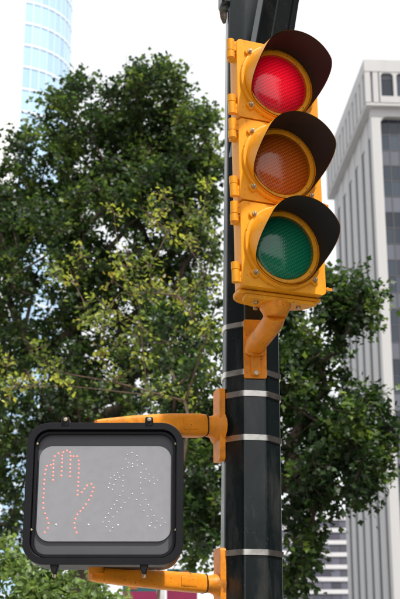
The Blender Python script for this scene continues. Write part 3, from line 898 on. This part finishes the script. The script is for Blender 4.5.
# ------------------------------------------------------------------ pedestrian signal
W2, H2 = 0.236, 0.2135
sc_ = at(104.5, 494, 3.74)
psg = empty('pedestrian_signal', (sc_.x, 3.74, sc_.z - H2), (R(-2.5), 0, R(0)))
tag(psg, 'black pedestrian signal box with a lit red dotted hand and an unlit walking figure', 'walk signal')
def off(z): return z + H2         # local z measured from the box centre
def zr(x0, x1, z0, z1, r): return rrect(x0, x1, off(z0), off(z1), r, 8)
MB().prism(zr(-W2 + 0.012, W2 - 0.012, -H2 + 0.012, H2 - 0.012, 0.055), [], 0.012, 0.15).build('housing', M['frame'], psg, bevel=0.012)
MB().prism(zr(-W2, W2, -H2, H2, 0.066), [zr(-W2 + 0.021, W2 - 0.021, -H2 + 0.021, H2 - 0.021, 0.046)], -0.034, 0.011).build('rim', M['frame'], psg, bevel=0.008, segs=3)
MB().prism(zr(-W2 + 0.024, W2 - 0.024, -H2 + 0.024, H2 - 0.024, 0.044), [zr(-W2 + 0.032, W2 - 0.032, -H2 + 0.032, H2 - 0.032, 0.038)], -0.020, -0.004).build('inner_lip', M['frame'], psg, bevel=0.003)
MB().bb(-W2 + 0.02, W2 - 0.02, -0.003, 0.009, off(-H2 + 0.02), off(H2 - 0.02)).build('bezel', M['bezel'], psg, smooth=0)
pan = MB().prism(zr(-0.200, 0.200, -0.142, 0.146, 0.040), [], -0.010, -0.0035).build('display_panel', M['panel'], psg, bevel=0.002)
# the dots of the two symbols, positions in millimetres-scale on the panel
HAND = [(44.3,493.8),(44.4,489.3),(44.5,484),(44.7,479.8),(45,474),(45.8,469.5),(47,465.5),(50.8,464.6),(53.4,460),(54.5,455.5),(58.3,452.5),(53.4,463.8),(53.4,467.8),(53.3,471.8),(53.3,475.5),(53.3,480),
 (63,451.3),(66.6,449.5),(69.7,451.3),(62,455),(62,458.2),(62,462.2),(61.8,466.5),(61.7,471),(61.5,475.5),(70.4,455.2),(70.4,459.4),(70.2,464),(70.2,468),(70.2,471.8),(70.2,476.2),
 (73.3,455.6),(76.8,455.6),(78.5,460),(78.7,464),(78.8,468.2),(78.8,473),(78.5,477.5),(78.6,482),(78.5,486.2),(78.3,491),(78.2,495.3),(82.3,492.7),(84.9,489),(87.4,485.7),(91.8,484.2),(94,487.8),(93,492),(91.6,496.2),(89.5,500.5),
 (86.7,504.8),(84,508.7),(81.3,511.8),(78.4,515),(76.5,519.3),(75.7,523.8),(76.2,528.5),(78,533),(44,498),(44,503.6),(44.2,508.6),(46,514),(48.2,518.8),(49.7,523.8),(49.1,528.7),(46.1,533)]
WALK = [(131.5,451.7),(127.1,454),(125.6,458.6),(128.5,462.5),(132.5,463.5),(132.5,466.2),(136.6,455),(136.8,459.8),(137.3,465),(127.6,467),(122.1,468.6),(117.8,472.6),(114.4,475.4),(111,478),(110,483.5),(109,488),(112.8,489.7),
 (114.3,485),(116,479.8),(119.6,477.4),(123.3,475.4),(123.3,480.7),(123.2,486.4),(123.4,491.5),(133,494),(142.2,463.6),(146,469),(149,474.2),(153.2,477.3),(157.5,480.3),(154.5,484),(149.7,481.2),(145.6,478.8),(140.9,472.3),(140.9,477.6),
 (140.8,483.2),(140.9,488.6),(120.5,496),(117.6,501.3),(115,505),(112.3,509.2),(109.5,514),(106.5,518.3),(104,522.8),(107.7,527.5),(111.4,531.8),(114,528.3),(110.2,522.4),(114.2,517.7),(118,512.7),(121.9,508.2),(125.6,503.3),(129.4,498.7),
 (137,500),(140.9,505.7),(144.9,511.5),(148.7,517),(152.5,523.2),(156.4,528.7),(161.5,526),(166.3,523),(163.2,519),(158,521.8),(155,516.5),(152.2,510.6),(149.1,505.4),(146.5,500),(143.4,494.2)]
PILOT = [(57.2,525.2),(89.7,525.3),(119.3,525.6),(151,526.5)]
def panel_xy(u, v):
    t = (v - 445) / 97.0
    xl = 39.6 + (37.2 - 39.6) * t; xr = 171.2 + (172.6 - 171.2) * t
    return -0.200 + 0.400 * (u - xl) / (xr - xl), 0.146 - 0.288 * t
def dots(name, pts, m, r):
    mb = MB()
    for (u, v) in pts:
        x, z = panel_xy(u, v)
        mb.lathe([(0.0002, -0.0112), (r * 0.75, -0.0110), (r, -0.0101)], 8, Matrix.Translation((x, 0, off(z))))
    return mb.build(name, m, psg, smooth=60)
dots('hand_symbol', HAND, M['led_red'], 0.0027)
dots('walking_figure_symbol', WALK, M['led_off'], 0.0019)
dots('pilot_light', PILOT, M['led_off'], 0.0028)
# clips on top and hooks below, small screws at the sides
for x in (-0.123, 0.131):
    cp = MB().bb(x - 0.012, x + 0.012, -0.036, 0.02, off(H2 - 0.012), off(H2 + 0.018)).build('door_clip', M['frame'], psg, bevel=0.004)
    MB().lathe([(0.0003, -0.044), (0.006, -0.043), (0.007, -0.036)], 10, Matrix.Translation((x + 0.001, 0, off(H2 + 0.008)))).build('screw', M['screw'], cp)
for x in (-0.140, 0.122):
    hk = MB().prism([(x - 0.013, off(-H2 + 0.004)), (x - 0.010, off(-H2 - 0.012)), (x - 0.004, off(-H2 - 0.026)), (x + 0.006, off(-H2 - 0.026)), (x + 0.010, off(-H2 - 0.012)), (x + 0.013, off(-H2 + 0.004))], [], -0.03, 0.0).build('door_hook', M['frame'], psg, bevel=0.003)
    MB().tube([(x + 0.001, -0.020, off(-H2 - 0.034)), (x + 0.001, -0.020, off(-H2 - 0.024))], [0.006, 0.006], 8).build('screw', M['screw'], hk)
for (x, z) in ((-0.206, 0.150), (0.212, 0.150), (-0.212, -0.110), (0.214, -0.110)):
    MB().lathe([(0.0003, -0.027), (0.0035, -0.026), (0.0042, -0.020)], 8, Matrix.Translation((x, 0, off(z)))).build('screw', M['screw'], psg)
# the two cast arms and their pole plates
pinv = (Matrix.Translation(psg.location) @ psg.rotation_euler.to_matrix().to_4x4()).inverted()
def P_(p): return pinv @ Vector(p)
def side_arm(zpole, ztip, ytip, rp, rt, xtip, plate_h, zplate):
    lf = Vector((PX - 0.084, PY - 0.025, zpole))
    col = lf + Vector((-0.055, -0.035, 0))
    tip = Vector((xtip, ytip, ztip))
    d = tip - col
    pts = [col, col + d * 0.06, col + d * 0.35, col + d * 0.7, col + d * 0.96, tip]
    rs = [rp * 0.98, rp * 1.04, rp * 0.99, (rp + rt) / 2 * 1.03, rt, rt * 0.8]
    MB().loft([P_(p) for p in pts], [r_ * 0.8 for r_ in rs], [r_ * 0.96 for r_ in rs]).build('arm', M['orange'], psg, smooth=50)
    dn = d.normalized(); fr_ = Vector((0, 0, 1)).cross(dn).normalized()
    if fr_.y > 0: fr_ = -fr_
    rib_c = col + d * 0.10 + fr_ * rp * 0.80
    MB().loft([P_(rib_c), P_(rib_c + d * 0.14)], [0.0025, 0.0025], [rp * 0.5, rp * 0.48], 20, 6).build('cast_boss', M['orange'], psg, smooth=50)
    # neck between the arm's collar and the plate
    MB().tube([P_(lf + Vector((-0.006, -0.004, 0))), P_(lf + Vector((-0.014, -0.009, 0))), P_(lf + Vector((-0.030, -0.02, 0))), P_(col + Vector((0.004, 0.003, 0)))], [rp * 1.55, rp * 1.2, rp * 0.95, rp * 0.9], 20).build('arm_neck', M['orange'], psg, smooth=50)
    g = MB().loft([P_(col + Vector((0.0025, 0.0016, 0))), P_(col + Vector((-0.0005, -0.0003, 0)))], [rp * 0.86] * 2, [rp * 0.99] * 2).build('collar', M['black'], psg)
    pm_ = Matrix.Rotation(R(-72), 4, 'Z'); pm_.translation = Vector((PX - 0.082, PY - 0.028, zplate))
    MB().prism(rrect(-0.034, 0.034, -plate_h / 2, plate_h / 2, 0.012, 4), [], -0.014, 0.006, pinv @ pm_).build('pole_plate', M['orange'], psg, bevel=0.003)
zu = at(205, 422, 4.0).z; zl = at(205, 582, 4.0).z
side_arm(zu, at(96, 424, 3.84).z, 3.84, 0.038, 0.016, at(96, 424, 3.84).x, 0.245, at(220, 423, 4.05).z)
side_arm(zl, at(90, 574, 3.84).z, 3.84, 0.030, 0.023, at(90, 574, 3.84).x, 0.245, at(220, 586, 4.05).z)
MB().tube([P_(at(96, 424, 3.84)), P_(at(96, 445, 3.84))], [0.02, 0.022], 14).build('arm_saddle', M['orange'], psg)
MB().tube([P_(at(96, 574, 3.84)), P_(at(96, 550, 3.84))], [0.024, 0.022], 14).build('arm_saddle', M['orange'], psg)

reflection_block('added_brick_block', 'invented dark brick block out of view behind left, added to darken the pole reflection', (-24, -11, 0), 116, 40, 12, 19, M['dark_brick'], 10, 5)  # added, unseen: gives the pole's left facet something dark to reflect
reflection_block('added_right_block', 'invented dark block out of view on the right, added for a dark reflection in the pole', (17.5, 10, 0), -90, 44, 12, 15, M['dark_brick'], 11, 4)  # invented block, never in view; keeps the pole's right facet dark
reflection_block('added_low_block', 'invented low grey block out of view behind the viewer, added as a skyline for the pole to reflect', (20, -36, 0), 210, 30, 12, 8.5, M['grey_stone'], 8, 2)  # made-up low skyline, there only for the pole's centre facet to mirror
